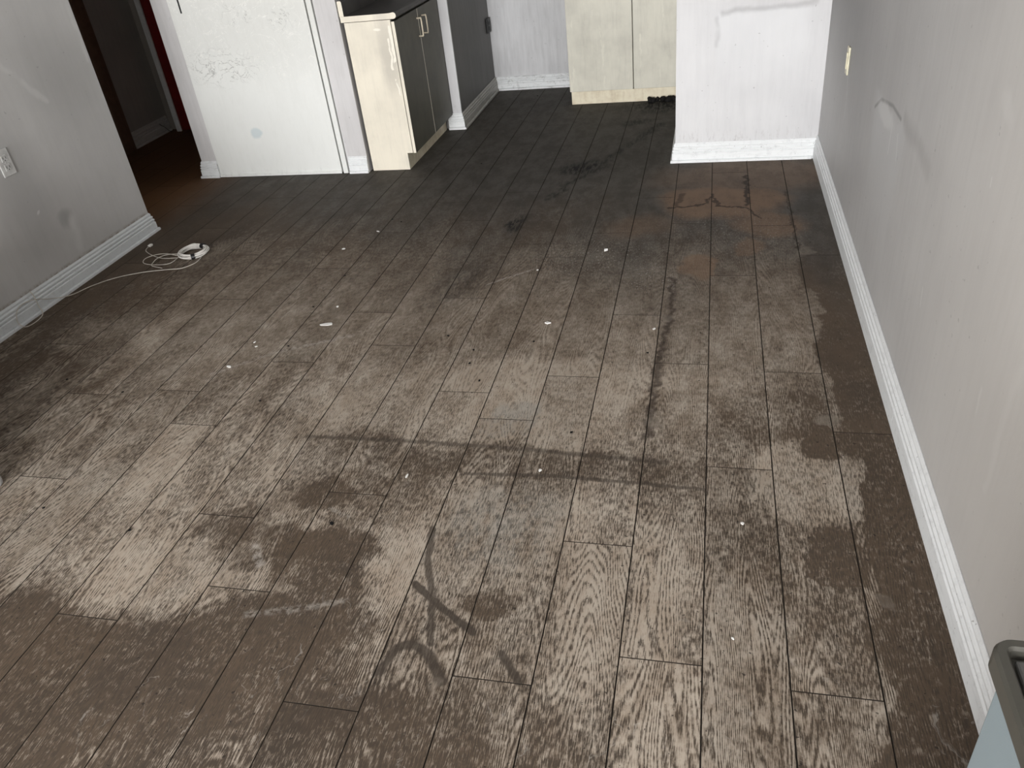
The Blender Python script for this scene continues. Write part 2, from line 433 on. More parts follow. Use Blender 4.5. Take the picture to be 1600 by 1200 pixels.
def marks_right(g, P, col):
    W = warp(g, P, 6, 0.06, 3)
    x = g.xyz(W); y, z = x[1], x[2]
    # wall gets darker upwards and towards the kitchen corner
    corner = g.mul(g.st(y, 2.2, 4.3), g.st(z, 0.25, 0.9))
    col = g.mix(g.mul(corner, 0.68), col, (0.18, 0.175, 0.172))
    # clean shadow left by a piece of furniture that stood here: pale below z = 0.72
    below = g.mul(g.st(z, 0.735, 0.690), g.mul(g.st(y, 2.45, 2.62), g.st(y, 3.10, 2.96)))
    fade = g.st(z, 0.15, 0.66, 0.0, 0.6)
    col = g.mix(g.mul(below, fade), col, (0.58, 0.585, 0.59))
    rim = g.line(P, [(0.56, 3.035, 0.650), (0.56, 2.942, 0.699), (0.56, 2.75, 0.730), (0.56, 2.61, 0.728)], 0.006, 0.8, 0.55)
    rim = g.mx(rim, g.line(W, [(0.56, 2.56, 0.735), (0.56, 2.38, 0.735), (0.56, 2.2, 0.71)], 0.022, 1.0, 0.22))
    col = g.mix(rim, col, (0.14, 0.135, 0.13))
    pale = g.most([later(g.blob, W, (0.56, 2.83, 0.68), (0.3, 0.13, 0.035), 0, 0.35, 0.7),
                   later(g.line, P, [(0.56, 2.717, 0.685), (0.56, 2.716, 0.590)], 0.004, 0.6, 0.8), later(g.line, P, [(0.56, 2.62, 0.68), (0.56, 2.59, 0.61)], 0.004, 0.6, 0.7),
                   later(g.line, W, [(0.56, 3.70, 0.595), (0.56, 3.66, 0.42)], 0.009, 0.8, 0.30),
                   later(g.blob, W, (0.56, 1.73, 0.995), (0.3, 0.045, 0.020), (0.25, 0, 0), 0.5, 0.40),
                   later(g.line, W, [(0.56, 1.361, 0.66), (0.56, 1.361, 0.36)], 0.012, 0.8, 0.35), later(g.line, P, [(0.56, 1.73, 0.862), (0.56, 1.728, 0.845)], 0.003, 0.6, 0.8),
                   later(g.line, P, [(0.56, 2.05, 0.45), (0.56, 2.04, 0.40)], 0.003, 0.6, 0.7), later(g.line, W, [(0.56, 1.50, 0.50), (0.56, 1.49, 0.42)], 0.006, 0.6, 0.5)])
    col = g.mix(pale, col, (0.66, 0.66, 0.655))
    warmz = g.mul(g.st(y, 2.6, 1.0), 0.55)
    return g.mix(warmz, col, (0.56, 0.53, 0.49))

def marks_white(g, P, col):
    W = warp(g, P, 7, 0.05, 3)
    x = g.xyz(P); X, Z_ = x[0], x[2]
    inside = g.mul(g.mul(g.st(X, 0.01, 0.04), g.st(Z_, 0.765, 0.74)), g.mul(g.st(Z_, 0.30, 0.72, 0.1, 1.0), g.st(X, 0.52, 0.40)))
    col = g.mix(g.mul(inside, 0.5), col, (0.76, 0.77, 0.785))
    top = g.line(W, [(0.05, 4.45, 0.752), (0.25, 4.45, 0.765), (0.485, 4.45, 0.768)], 0.012, 1.0, 0.34)
    lft = g.line(W, [(0.02, 4.45, 0.73), (0.022, 4.45, 0.60)], 0.010, 1.0, 0.22)
    col = g.mix(g.mx(top, lft), col, (0.22, 0.215, 0.22))
    stain = g.mul(g.st(Z_, 0.20, 0.11), g.st(g.noise(g.vm('MULTIPLY', P, (110, 110, 22)), 1.0, 5, 0.75), 0.5, 0.7, 0, 0.45))
    col = g.mix(stain, col, (0.28, 0.25, 0.25))
    return g.mix(g.st(Z_, 0.70, 1.0, 0, 0.30), col, (0.50, 0.49, 0.49))

def marks_left(g, P, col):
    W = warp(g, P, 5, 0.08, 3)
    dark = g.most([later(g.blob, W, (-2.96, 3.02, 0.305), (0.3, 0.045, 0.035), 0, 0.7, 0.45), later(g.blob, W, (-2.96, 2.86, 0.50), (0.3, 0.14, 0.28), 0, 0.8, 0.35),
                   later(g.blob, W, (-2.96, 3.35, 0.85), (0.3, 0.22, 0.22), 0, 0.9, 0.30)])
    col = g.mix(dark, col, (0.17, 0.165, 0.16))
    pale = g.most([later(g.line, W, [(-2.96, 3.06, 0.27), (-2.96, 3.03, 0.17)], 0.022, 0.9, 0.5), later(g.line, W, [(-2.96, 2.85, 1.15), (-2.96, 3.20, 0.80)], 0.012, 0.8, 0.35),
                   later(g.blob, P, (-2.96, 2.89, 0.387), (0.3, 0.012, 0.006), (0.6, 0, 0), 0.4, 0.7), later(g.line, W, [(-2.96, 3.56, 1.15), (-2.96, 3.55, 0.9)], 0.012, 0.8, 0.35)])
    col = g.mix(pale, col, (0.62, 0.62, 0.61))
    z = g.xyz(P)[2]
    edge = g.mul(g.st(z, 0.125, 0.10), g.st(g.noise(P, 40, 3, 0.7), 0.4, 0.6, 0.2, 0.8))
    return g.mix(edge, col, (0.20, 0.16, 0.11))

def make_trim(name, base=(0.82, 0.84, 0.85), dirt=(0.46, 0.47, 0.48), amount=0.6):
    g = G(name)
    P = g.pos()
    n = g.noise(P, 34, 5, 0.72)
    n2 = g.noise(g.vm('MULTIPLY', P, (9, 9, 70)), 1.0, 5, 0.7)
    f = g.mul(g.add(g.mul(g.st(n, 0.50, 0.72), 0.55), g.mul(g.st(n2, 0.50, 0.75), 0.6)), amount)
    col = g.mix(f, base, dirt)
    dots = g.st(g.noise(P, 90, 2, 0.5), 0.70, 0.74, 0, 0.5)
    col = g.mix(dots, col, (0.12, 0.11, 0.10))
    return g.done(col, 0.45, 0.4)

def make_closet_door():
    g = G('scuffed_white_door_paint')
    P = g.pos()
    W = warp(g, P, 9, 0.06, 3)
    base = (0.82, 0.835, 0.815)
    z = g.xyz(W)[2]
    cl = g.noise(P, 2.5, 4, 0.55)
    vert = g.noise(g.vm('MULTIPLY', P, (40, 40, 9)), 1.0, 6, 0.75)
    f = g.add(g.st(z, 0.40, 0.95, 0.0, 0.55), g.mul(g.st(vert, 0.4, 0.7), 0.10))
    f = g.add(f, g.mul(g.sub(cl, 0.5), 0.3))
    col = g.mix(f, base, (0.58, 0.58, 0.55))
    swirl = g.noise(g.vm('MULTIPLY', W, (7, 7, 10)), 1.0, 4, 0.6, 2.2)
    sc = g.st(g.math('ABSOLUTE', g.sub(swirl, 0.5)), 0.022, 0.0)
    zone = g.most([later(g.blob, W, (-2.80, 4.45, 0.66), (0.20, 1, 0.09), 0, 0.6), later(g.blob, W, (-2.62, 4.45, 0.93), (0.08, 1, 0.05), 0, 0.6, 0.8), later(g.blob, W, (-2.35, 4.45, 0.90), (0.07, 1, 0.06), 0, 0.6, 0.7)])
    col = g.mix(g.mul(g.mul(sc, zone), 0.7), col, (0.25, 0.25, 0.24))
    lt = g.st(g.math('ABSOLUTE', g.sub(g.noise(g.vm('MULTIPLY', W, (9, 9, 12)), 1.0, 4, 0.6, 1.2), 0.47)), 0.012, 0.0)
    col = g.mix(g.mul(lt, g.st(z, 0.45, 0.6, 0, 0.6)), col, (0.86, 0.86, 0.83))
    col = g.mix(g.blob(W, (-2.694, 4.45, 0.268), (0.030, 1, 0.035), 0, 0.3, 0.6), col, (0.52, 0.62, 0.66))
    nick = g.most([later(g.line, P, [(-2.575, 4.45, 0.405), (-2.57, 4.45, 0.375)], 0.0035, 0.5, 0.8), later(g.line, P, [(-2.79, 4.45, 0.43), (-2.765, 4.45, 0.39)], 0.0025, 0.5, 0.6),
                   later(g.line, P, [(-2.225, 4.45, 0.31), (-2.215, 4.45, 0.25)], 0.004, 0.6, 0.7), later(g.line, P, [(-2.66, 4.45, 0.955), (-2.60, 4.45, 0.975)], 0.003, 0.6, 0.8)])
    col = g.mix(nick, col, (0.10, 0.10, 0.10))
    low = g.mul(g.st(z, 0.06, 0.02), g.st(vert, 0.5, 0.75, 0, 0.22))
    col = g.mix(low, col, (0.35, 0.35, 0.34))
    return g.done(col, 0.45, 0.4)

def make_laminate(name, base, soot, runs=0.5, scale=1.0, sootamt=0.5, end=False):
    g = G(name)
    P = g.pos()
    W = warp(g, P, 14, 0.03, 3)
    cl = g.noise(P, 4 * scale, 4, 0.6)
    vert = g.noise(g.vm('MULTIPLY', P, (38, 38, 4)), 1.0, 6, 0.75)
    z = g.xyz(W)[2]
    f = g.add(g.mul(g.st(cl, 0.35, 0.75), sootamt), g.mul(g.st(vert, 0.45, 0.75), sootamt * 0.6))
    col = g.mix(f, base, soot)
    rn = g.noise(g.vm('MULTIPLY', W, (30, 30, 1.8)), 1.0, 4, 0.7, 0.4)
    col = g.mix(g.st(rn, 0.60, 0.70, 0, runs), col, tuple(min(1, c * 1.10) for c in base))
    if end:
        drips = g.most([later(g.line, W, [(-1.735, 4.47, 0.80), (-1.728, 4.47, 0.70), (-1.735, 4.47, 0.62)], 0.008, 0.5, 0.85),
                        later(g.line, W, [(-1.752, 4.47, 0.74), (-1.75, 4.47, 0.66), (-1.755, 4.47, 0.58)], 0.006, 0.5, 0.85),
                        later(g.line, W, [(-1.75, 4.47, 0.52), (-1.735, 4.47, 0.44)], 0.004, 0.5, 0.7), later(g.blob, W, (-1.81, 4.47, 0.795), (0.02, 1, 0.008), 0, 0.4, 0.7)])
        col = g.mix(drips, col, (0.90, 0.86, 0.76))
        grey = g.blob(W, (-1.765, 4.47, 0.66), (0.05, 1, 0.22), 0, 0.6, 0.45)
        col = g.mix(grey, col, (0.34, 0.32, 0.29))
        col = g.mix(drips, col, (0.88, 0.84, 0.74))
    return g.done(col, 0.45, 0.4)

M = {}
M['seam'] = plain('grime_in_plank_joints', (0.040, 0.033, 0.027), 0.9, 0.1)
M['sub'] = plain('dark_subfloor', (0.035, 0.028, 0.023), 0.9)
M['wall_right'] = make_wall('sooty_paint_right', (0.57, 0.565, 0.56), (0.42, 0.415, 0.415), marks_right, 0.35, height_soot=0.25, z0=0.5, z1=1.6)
M['wall_left'] = make_wall('sooty_paint_left', (0.56, 0.555, 0.55), (0.38, 0.375, 0.37), marks_left, 0.2)
M['wall_white'] = make_wall('streaked_white_paint', (0.71, 0.71, 0.72), (0.46, 0.46, 0.475), marks_white, 0.22)
M['wall_plain'] = make_wall('sooty_paint', (0.60, 0.60, 0.61), (0.40, 0.395, 0.40), None, 0.45)
M['wall_pil'] = make_wall('sooty_pilaster_paint', (0.68, 0.67, 0.675), (0.50, 0.49, 0.49), None, 0.5, height_soot=0.3)
M['wall_kitchen'] = make_wall('blackened_kitchen_paint', (0.19, 0.186, 0.182), (0.11, 0.107, 0.104), None, 0.5)
M['wall_back'] = make_wall('streaked_back_paint', (0.66, 0.665, 0.68), (0.40, 0.40, 0.41), None, 0.55)
M['wall_hall'] = make_wall('dark_hall_paint', (0.42, 0.395, 0.365), (0.27, 0.255, 0.235), None, 0.4)
M['ceil'] = make_wall('sooty_ceiling', (0.52, 0.515, 0.51), (0.35, 0.345, 0.34), None, 0.1)
M['trim'] = make_trim('dirty_white_trim')
M['trim_l'] = make_trim('grey_dirty_trim', (0.66, 0.69, 0.71), (0.42, 0.44, 0.45), 0.6)
M['trim_dark'] = make_trim('sooty_trim', (0.46, 0.45, 0.42), (0.16, 0.155, 0.14), 0.9)
M['closet'] = make_closet_door()
M['lam'] = make_laminate('cream_laminate', (0.82, 0.765, 0.645), (0.54, 0.51, 0.44), 0.12, 1.0, 0.4, True)
M['lam_pantry'] = make_laminate('sooty_cream_laminate', (0.66, 0.64, 0.55), (0.44, 0.425, 0.37), 0.7, 1.0, 0.6)
M['lam_door'] = make_laminate('dark_door_laminate', (0.125, 0.12, 0.094), (0.075, 0.072, 0.06), 0.35, 2.0, 0.6)  # much darker copy of the cream laminate, for doors and body
M['kick'] = make_laminate('cream_kickboard', (0.78, 0.72, 0.56), (0.50, 0.40, 0.27), 0.2, 4, 0.5)
M['counter'] = make_laminate('sooted_worktop', (0.085, 0.080, 0.076), (0.045, 0.043, 0.042), 0.3, 3, 0.6)
M['handle'] = plain('ivory_plastic', (0.72, 0.64, 0.50), 0.4)
M['plate'] = plain('grey_outlet_plastic', (0.60, 0.60, 0.59), 0.4)
M['plate_cream'] = plain('cream_plate_plastic', (0.80, 0.76, 0.58), 0.4)
M['black'] = plain('black_plastic', (0.015, 0.015, 0.016), 0.45)
M['slot'] = plain('dark_slot', (0.02, 0.02, 0.02), 0.8)
M['wire'] = plain('white_cable_sheath', (0.82, 0.80, 0.76), 0.45, var=0.1)
M['wire_dull'] = plain('dusty_cable_sheath', (0.60, 0.56, 0.50), 0.5)
M['red'] = plain('dark_red_door_paint', (0.20, 0.012, 0.010), 0.45)
M['brown'] = plain('dark_brown_casing_paint', (0.17, 0.10, 0.066), 0.6)
M['char'] = plain('charred_residue', (0.012, 0.011, 0.011), 0.85, 0.2)
M['chip'] = plain('white_paint_chip', (0.85, 0.84, 0.82), 0.6, var=0.05)
M['chrome'] = plain('light_grey_plastic', (0.50, 0.50, 0.50), 0.35)
M['fabric'] = plain('black_seat_fabric', (0.02, 0.02, 0.022), 0.9, 0.1)
M['rim'] = plain('dark_grey_rim_plastic', (0.07, 0.068, 0.058), 0.38, 0.5, var=0.05)
M['tray'] = plain('grey_glossy_lid', (0.11, 0.11, 0.108), 0.2, 0.6, var=0.05)
def make_blue():
    g = G('ribbed_pale_blue_plastic')
    y = g.xyz(g.pos())[1]
    rib = g.math('SINE', g.mul(y, 2600.0))
    col = g.mix(g.st(rib, -1, 1), (0.22, 0.268, 0.29), (0.24, 0.29, 0.313))
    g.bump(rib, 0.1, 0.0008)
    return g.done(col, 0.5, 0.3)
M['blue'] = make_blue()
M['frame'] = plain('white_window_frame', (0.8, 0.8, 0.8), 0.4)

# ------------------------------------------------------------------ room shell
RX, LX, H = 0.56, -2.96, 2.45
YW, YB = 4.45, 6.29
floor = struct(box('floor', M['sub'], (-4.4, 0.7, WY - 0.1, 6.5, -0.06, -0.008)), 'grimy wood-look plank floor with soot, scuffs and rust-brown stains')
struct(box('ceiling', M['ceil'], (-4.4, 0.7, WY - 0.1, 6.5, H, H + 0.08)), 'sooty ceiling above the empty room')
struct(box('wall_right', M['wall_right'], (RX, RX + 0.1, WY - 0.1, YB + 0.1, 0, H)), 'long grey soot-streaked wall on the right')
struct(box('wall_left', M['wall_left'], (LX - 0.11, LX, WY - 0.1, 3.58, 0, H)), 'grey sooty wall on the left with a socket')
struct(box('wall_white', M['wall_white'], (-0.18, RX, YW, YB, 0, H)), 'pale streaked wall block between pantry and right wall')
struct(box('wall_back', M['wall_back'], (-1.64, -0.18, YB, YB + 0.1, 0, H)), 'streaked white kitchen wall at the far end')
struct(box('wall_kitchen_left', [M['wall_kitchen']], (-2.115, -1.64, 5.30, YB + 0.1, 0, H)), 'blackened kitchen side wall behind the base cabinet')
struct(box('trim_1', M['wall_white'], (-1.70, -1.638, 5.285, 5.30, 0, H)), 'narrow white wall end beside the base cabinet')
struct(box('wall_nook', M['wall_kitchen'], (-2.115, -2.013, 4.55, 5.30, 0, H)), 'sooty wall behind the worktop')
# closet front: two pilasters and a header
struct(box('wall_closet_left', M['wall_pil'], (-3.145, -3.034, YW, 4.57, 0, H)), 'narrow grey wall pier left of the white closet door')
struct(box('wall_closet_right', M['wall_pil'], (-2.145, -2.013, YW, 4.55, 0, H)), 'narrow grey wall pier between closet door and cabinet')
struct(box('wall_closet_top', M['wall_pil'], (-3.034, -2.145, YW, 4.55, 2.05, H)), 'wall above the closet door')
struct(box('wall_closet_side', M['wall_hall'], (-3.145, -3.045, 4.57, 5.62, 0, H)), 'dark side wall of the closet in the hall')
struct(box('wall_hall_left', M['wall_hall'], (-4.25, -4.15, 3.58, 5.62, 0, H)), 'dark hallway wall with a baseboard')
struct(box('wall_hall_end', M['wall_hall'], (-4.25, -2.115, 5.62, 5.72, 0, H)), 'dark wall at the end of the hall')
struct(box('wall_hall_near', M['wall_hall'], (-4.25, LX - 0.11, 3.46, 3.58, 0, H)), 'hall wall behind the left wall')
# front wall behind the camera, with a glazed door opening
def front_wall():
    bm = bmesh.new()
    bm_box(bm, LX, WX0, WY - 0.1, WY, 0, H)
    bm_box(bm, WX1, RX, WY - 0.1, WY, 0, H)
    bm_box(bm, WX0, WX1, WY - 0.1, WY, WZ1, H)
    bm_box(bm, WX0, WX1, WY - 0.1, WY, 0, WZ0)
    return obj('wall_front', bm, M['wall_plain'])
struct(front_wall(), 'wall behind the viewer around the balcony door')
def window():
    bm = bmesh.new()
    for x in (WX0, (WX0 + WX1) / 2 - 0.025, WX1 - 0.05):
        bm_box(bm, x, x + 0.05, WY - 0.08, WY - 0.03, WZ0, WZ1)
    for z in (WZ0, WZ1 - 0.05):
        bm_box(bm, WX0, WX1, WY - 0.081, WY - 0.029, z, z + 0.05)
    return obj('window_1', bm, M['frame'])
win = struct(window(), 'white balcony door frame behind the viewer')
gl = G('clear_window_glass')
gl.b.inputs['Transmission Weight'].default_value = 1.0
gl.done((1, 1, 1), 0.0, 0.5)
for xa, xb in ((WX0 + 0.05, (WX0 + WX1) / 2 - 0.025), ((WX0 + WX1) / 2 + 0.025, WX1 - 0.05)):
    box('pane', gl.m, (xa, xb, WY - 0.058, WY - 0.052, WZ0 + 0.05, WZ1 - 0.05), win)

# ------------------------------------------------------------------ floor planks
PW, X0 = 0.1805, 0.022
joints = {-9: 1.075, -8: 1.469, -1: 1.133, -3: 1.034, -5: 0.918, 1: 1.096, -2: 1.473, -12: 1.574, -11: 2.082, -10: 1.886, -7: 1.212,
          -6: 1.599, -4: 1.993, 2: 2.000, 0: 1.81}
PL = 1.22
def plank_mesh(w, l, c=0.0010):
    bm = bmesh.new()
    z0, z1 = -0.008, 0.0
    o = [(0, 0), (w, 0), (w, l), (0, l)]
    i = [(c, c), (w - c, c), (w - c, l - c), (c, l - c)]
    A = [bm.verts.new((x, y, z0)) for x, y in o]
    B = [bm.verts.new((x, y, z1 - c)) for x, y in o]
    D = [bm.verts.new((x, y, z1)) for x, y in i]
    for k in range(4):
        n = (k + 1) % 4
        for q in (bm.faces.new((A[k], A[n], B[n], B[k])), bm.faces.new((B[k], B[n], D[n], D[k]))): q.material_index = 1
    bm.faces.new(D); bm.faces.new(A[::-1])
    me = bpy.data.meshes.new('plank'); bm.to_mesh(me); bm.free()
    return me
zones = {}
gap, gape = 0.0007, 0.0004
for k in range(-24, 3):
    xa = X0 + PW * k
    xb = min(xa + PW, RX + 0.02)
    j0 = joints.get(k, 0.4 + (k * 0.437) % PL)
    ys = [j0 + PL * n for n in range(-6, 8)]
    for ya, yb in zip(ys[:-1], ys[1:]):
        a, b = max(ya, WY + 0.01), min(yb, 6.35)
        if k < -17: a = max(a, 3.4)          # only the hall lies left of the left wall
        if b - a < 0.05: continue
        o = bpy.data.objects.new('plank', plank_mesh(round(xb - xa - 2 * gap, 4), round(b - a - 2 * gape, 4)))
        C.objects.link(o); o.parent = floor
        o.location = (xa + gap, a + gape, 0)
        kz = sum(k >= t for t in (-12, -7, -4, -1))
        yz = sum((ya + yb) / 2 >= t for t in (0.55, 1.75, 3.0, 4.3))
        zones.setdefault((kz, yz), []).append((o, xa, xb, a, b))
for members in zones.values():                # one wood material; each zone carries only the marks that reach it
    mt = make_floor_mat((min(m[1] for m in members), max(m[2] for m in members), min(m[3] for m in members), max(m[4] for m in members)))
    for m in members: m[0].data.materials.append(mt); m[0].data.materials.append(M['seam'])

# ------------------------------------------------------------------ baseboards
def profile(h, t, shoe):
    s = h / 0.105
    p = [(0, 0)]
    if shoe: p += [(t + 0.009, 0), (t + 0.009, 0.010), (t + 0.006, 0.014), (t - 0.002, 0.015), (t, 0.018)]
    else: p += [(t, 0)]
    p += [(t, 0.050 * s), (t - 0.005, 0.054 * s), (t - 0.0015, 0.059 * s), (t - 0.0015, 0.066 * s), (t - 0.007, 0.070 * s), (t - 0.004, 0.076 * s),
          (t - 0.004, 0.082 * s), (t - 0.010, 0.087 * s), (t - 0.0085, 0.096 * s), (0.002, 0.105 * s), (0, 0.105 * s)]
    return p
def run(bm, a, b, nrm, h=0.105, t=0.016, shoe=False, e0=0.0, e1=0.0):
    """one length of moulding along the wall foot from a to b; nrm points into the room; e0/e1 lengthen the outer edge for mitres"""
    a, b, nrm = Vector(a), Vector(b), Vector(nrm)
    d = (b - a).normalized()
    pr = profile(h, t, shoe)
    A, B = [], []
    for q, z in pr:
        A.append(bm.verts.new((*(a + nrm * q - d * e0 * q), z)))
        B.append(bm.verts.new((*(b + nrm * q + d * e1 * q), z)))
    n = len(pr)
    bm.faces.new(A); bm.faces.new(B[::-1])
    for i in range(n): bm.faces.new((A[i], B[i], B[(i + 1) % n], A[(i + 1) % n]))
    bmesh.ops.recalc_face_normals(bm, faces=bm.faces[:])
def base(name, runs, mat, label, parent=None):
    bm = bmesh.new()
    for r_ in runs: run(bm, **r_)
    o = obj(name, bm, mat, parent)
    if parent is None: struct(o, label)
    return o
E_ = 0.0008
br = base('baseboard_right', [dict(a=(RX - E_, WY + 0.02), b=(RX - E_, 2.030), nrm=(-1, 0), h=0.122, t=0.0155)], M['trim'], 'long dirty white moulded baseboard along the right wall')
base('board', [dict(a=(RX - E_, 2.0315), b=(RX - E_, YW - 0.001), nrm=(-1, 0), h=0.122, t=0.0155, e1=-1)], M['trim'], None, br)
base('baseboard_white', [dict(a=(RX - 0.002, YW - E_), b=(-0.18, YW - E_), nrm=(0, -1), shoe=True, h=0.106, e0=-1, e1=1),
                         dict(a=(-0.18 - E_, YW), b=(-0.18 - E_, 5.72), nrm=(-1, 0), shoe=True, h=0.106, e0=1)], M['trim'], 'white baseboard with shoe strip under the pale wall block')
base('baseboard_left', [dict(a=(LX + E_, WY + 0.02), b=(LX + E_, 3.58), nrm=(1, 0), t=0.015, shoe=True, h=0.104, e1=1),
                        dict(a=(LX, 3.58 + E_), b=(LX - 0.3, 3.58 + E_), nrm=(0, 1), t=0.015, shoe=True, h=0.104, e0=1)], M['trim_l'], 'grey-white moulded baseboard along the left wall')
base('baseboard_closet_left', [dict(a=(-3.145, YW - E_), b=(-3.034, YW - E_), nrm=(0, -1), shoe=True, h=0.104, e0=1),
                               dict(a=(-3.145 - E_, YW), b=(-3.145 - E_, 5.60), nrm=(-1, 0), shoe=True, h=0.104, e0=1)], M['trim'], 'short white baseboard block left of the closet door')
base('baseboard_closet_right', [dict(a=(-2.136, YW - E_), b=(-2.013, YW - E_), nrm=(0, -1), shoe=True, h=0.100)], M['trim'], 'short white baseboard block between closet door and cabinet')
base('baseboard_kitchen_end', [dict(a=(-1.735, 5.284), b=(-1.638, 5.284), nrm=(0, -1), shoe=True, h=0.104, e1=1)], M['trim'], 'small white baseboard block on the wall end by the cabinet')
base('baseboard_kitchen_left', [dict(a=(-1.638 + E_, 5.284), b=(-1.638 + E_, YB - 0.001), nrm=(1, 0), shoe=True, h=0.104, e0=1, e1=-1)], M['trim_dark'], 'sooty dark baseboard along the kitchen side wall')
base('baseboard_back', [dict(a=(-1.636, YB - E_), b=(-0.90, YB - E_), nrm=(0, -1), shoe=True, h=0.100, e0=-1)], make_trim('speckled_trim', (0.74, 0.76, 0.77), (0.28, 0.28, 0.28), 0.95), 'speckled white baseboard along the far kitchen wall')
base('baseboard_hall', [dict(a=(-4.15 + E_, 5.13), b=(-4.15 + E_, 5.60), nrm=(1, 0), shoe=True, h=0.115)], make_trim('hall_trim', (0.62, 0.61, 0.58), (0.36, 0.35, 0.33), 0.7), 'dim grey baseboard along the hallway wall')

# ------------------------------------------------------------------ doors and casings
d1 = box('door_1', M['closet'], (-3.030, -2.189, YW - 0.014, YW + 0.022, 0.006, 2.04), bev=0.002)
struct(d1, 'flat scuffed white closet door')
box('finger_pull', M['slot'], (-2.962, -2.953, YW - 0.0165, YW - 0.012, 0.962, 1.16), d1)
box('weather_strip', M['closet'], (-3.030, -2.189, YW - 0.020, YW - 0.013, 0.002, 0.020), d1, bev=0.001)
def jamb():
    bm = bmesh.new()
    bm_box(bm, -2.181, -2.150, YW - 0.012, YW + 0.03, 0.0, 2.05, 0.002)
    return obj('trim_2', bm, M['closet'])
tj = struct(jamb(), 'thin white jamb strip right of the closet door')
box('shadow_gap_backing', M['slot'], (-2.194, -2.140, YW + 0.025, YW + 0.06, 0.0, 2.05), tj)
d2 = box('door_2', M['red'], (-4.012, -3.16, 5.563, 5.600, 0.006, 2.04), bev=0.002)
struct(d2, 'dark red door at the end of the hall')
def casing(name, dims, mat, label):
    bm = bmesh.new(); bm_box(bm, *dims, bev=0.004)
    return struct(obj(name, bm, mat), label)
casing('trim_3', (-4.050, -4.010, 5.545, 5.562, 0.0, 2.10), M['trim'], 'grey-white door casing left of the dark red door')
d3 = box('door_3', M['brown'], (-4.149, -4.125, 4.16, 4.98, 0.006, 2.04), bev=0.002)
struct(d3, 'dark brown hallway door behind the left wall')
casing('trim_4', (-4.149, -4.110, 4.99, 5.065, 0.0, 2.10), M['brown'], 'dark brown casing of the hallway door')
casing('trim_5', (-4.149, -4.126, 5.066, 5.125, 0.0, 2.10), M['brown'], 'thin brown outer casing of the hallway door')

# ------------------------------------------------------------------ base cabinet with worktop
cb = thing('base_cabinet', (-1.85, 4.88, 0), 'cream laminate base cabinet with two dark doors beside the closet', 'cabinet')
bm = bmesh.new()
bm_prism(bm, [(-1.995, 0.0), (-1.757, 0.0), (-1.757, 0.1), (-1.722, 0.1), (-1.722, 0.838), (-1.995, 0.838)], 1, 4.47, 4.488)
obj('end_panel', bm, M['lam'], cb)
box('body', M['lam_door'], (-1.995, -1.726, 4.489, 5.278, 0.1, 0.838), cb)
box('toe_kick', M['kick'], (-1.79, -1.757, 4.489, 5.278, 0.0, 0.0995), cb)
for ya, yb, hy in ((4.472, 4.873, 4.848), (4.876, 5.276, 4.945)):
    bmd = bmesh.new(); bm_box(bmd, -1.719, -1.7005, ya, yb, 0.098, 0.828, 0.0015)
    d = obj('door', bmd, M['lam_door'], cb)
    e = bmesh.new()
    if ya < 4.6: bm_box(e, -1.7185, -1.701, ya - 0.0012, ya + 0.0004, 0.099, 0.827)
    else: bm_box(e, -1.7190, -1.7000, ya - 0.0004, ya + 0.0010, 0.099, 0.827)
    ed = obj('edge_band', e, M['lam'], d)
    pts = [(-1.7005, hy, 0.680), (-1.680, hy, 0.680), (-1.674, hy, 0.686), (-1.674, hy, 0.772), (-1.680, hy, 0.778), (-1.7005, hy, 0.778)]
    tube('handle', M['handle'], spline(pts, 4), 0.0045, d, 8)
ct = thing('countertop', (-1.85, 4.88, 0.84), 'dark sooted worktop with rolled front edge on the cream base cabinet', 'countertop')
bm = bmesh.new()
top = [(-2.008, 0.842), (-1.700, 0.842)]
for k in range(7):
    a = -math.pi / 2 + math.pi * k / 6
    top.append((-1.697 + 0.016 * math.cos(a), 0.8585 + 0.0165 * math.sin(a)))
top += [(-1.72, 0.872), (-2.008, 0.872)]
bm_prism(bm, top, 1, 4.462, 5.280)
o = obj('slab', bm, [M['counter'], M['lam']], ct)
bm = bmesh.new()
spl = [(-2.010, 0.8725), (-1.984, 0.8725), (-1.984, 0.944), (-1.988, 0.951), (-2.006, 0.951), (-2.010, 0.947)]
bm_prism(bm, spl, 1, 4.462, 5.280)
o2 = obj('backsplash', bm, [M['counter'], M['lam']], ct)
for oo in (o, o2):                                    # the cut end facing the room stays cream
    for p in oo.data.polygons:
        if p.normal.y < -0.9: p.material_index = 1

# ------------------------------------------------------------------ pantry
pc = thing('pantry_cabinet', (-0.58, 6.0, 0), 'tall streaked beige pantry cabinet at the kitchen end', 'cabinet')
box('body', M['lam_pantry'], (-0.962, -0.19, 5.80, 6.27, 0.083, 2.15), pc)
box('toe_kick', M['kick'], (-0.957, -0.19, 5.756, 5.772, 0.0, 0.0855), pc)
for xa, xb in ((-0.966, -0.5235), (-0.5175, -0.19)):
    box('door', M['lam_pantry'], (xa, xb, 5.750, 5.775, 0.087, 2.14), pc, bev=0.0015)

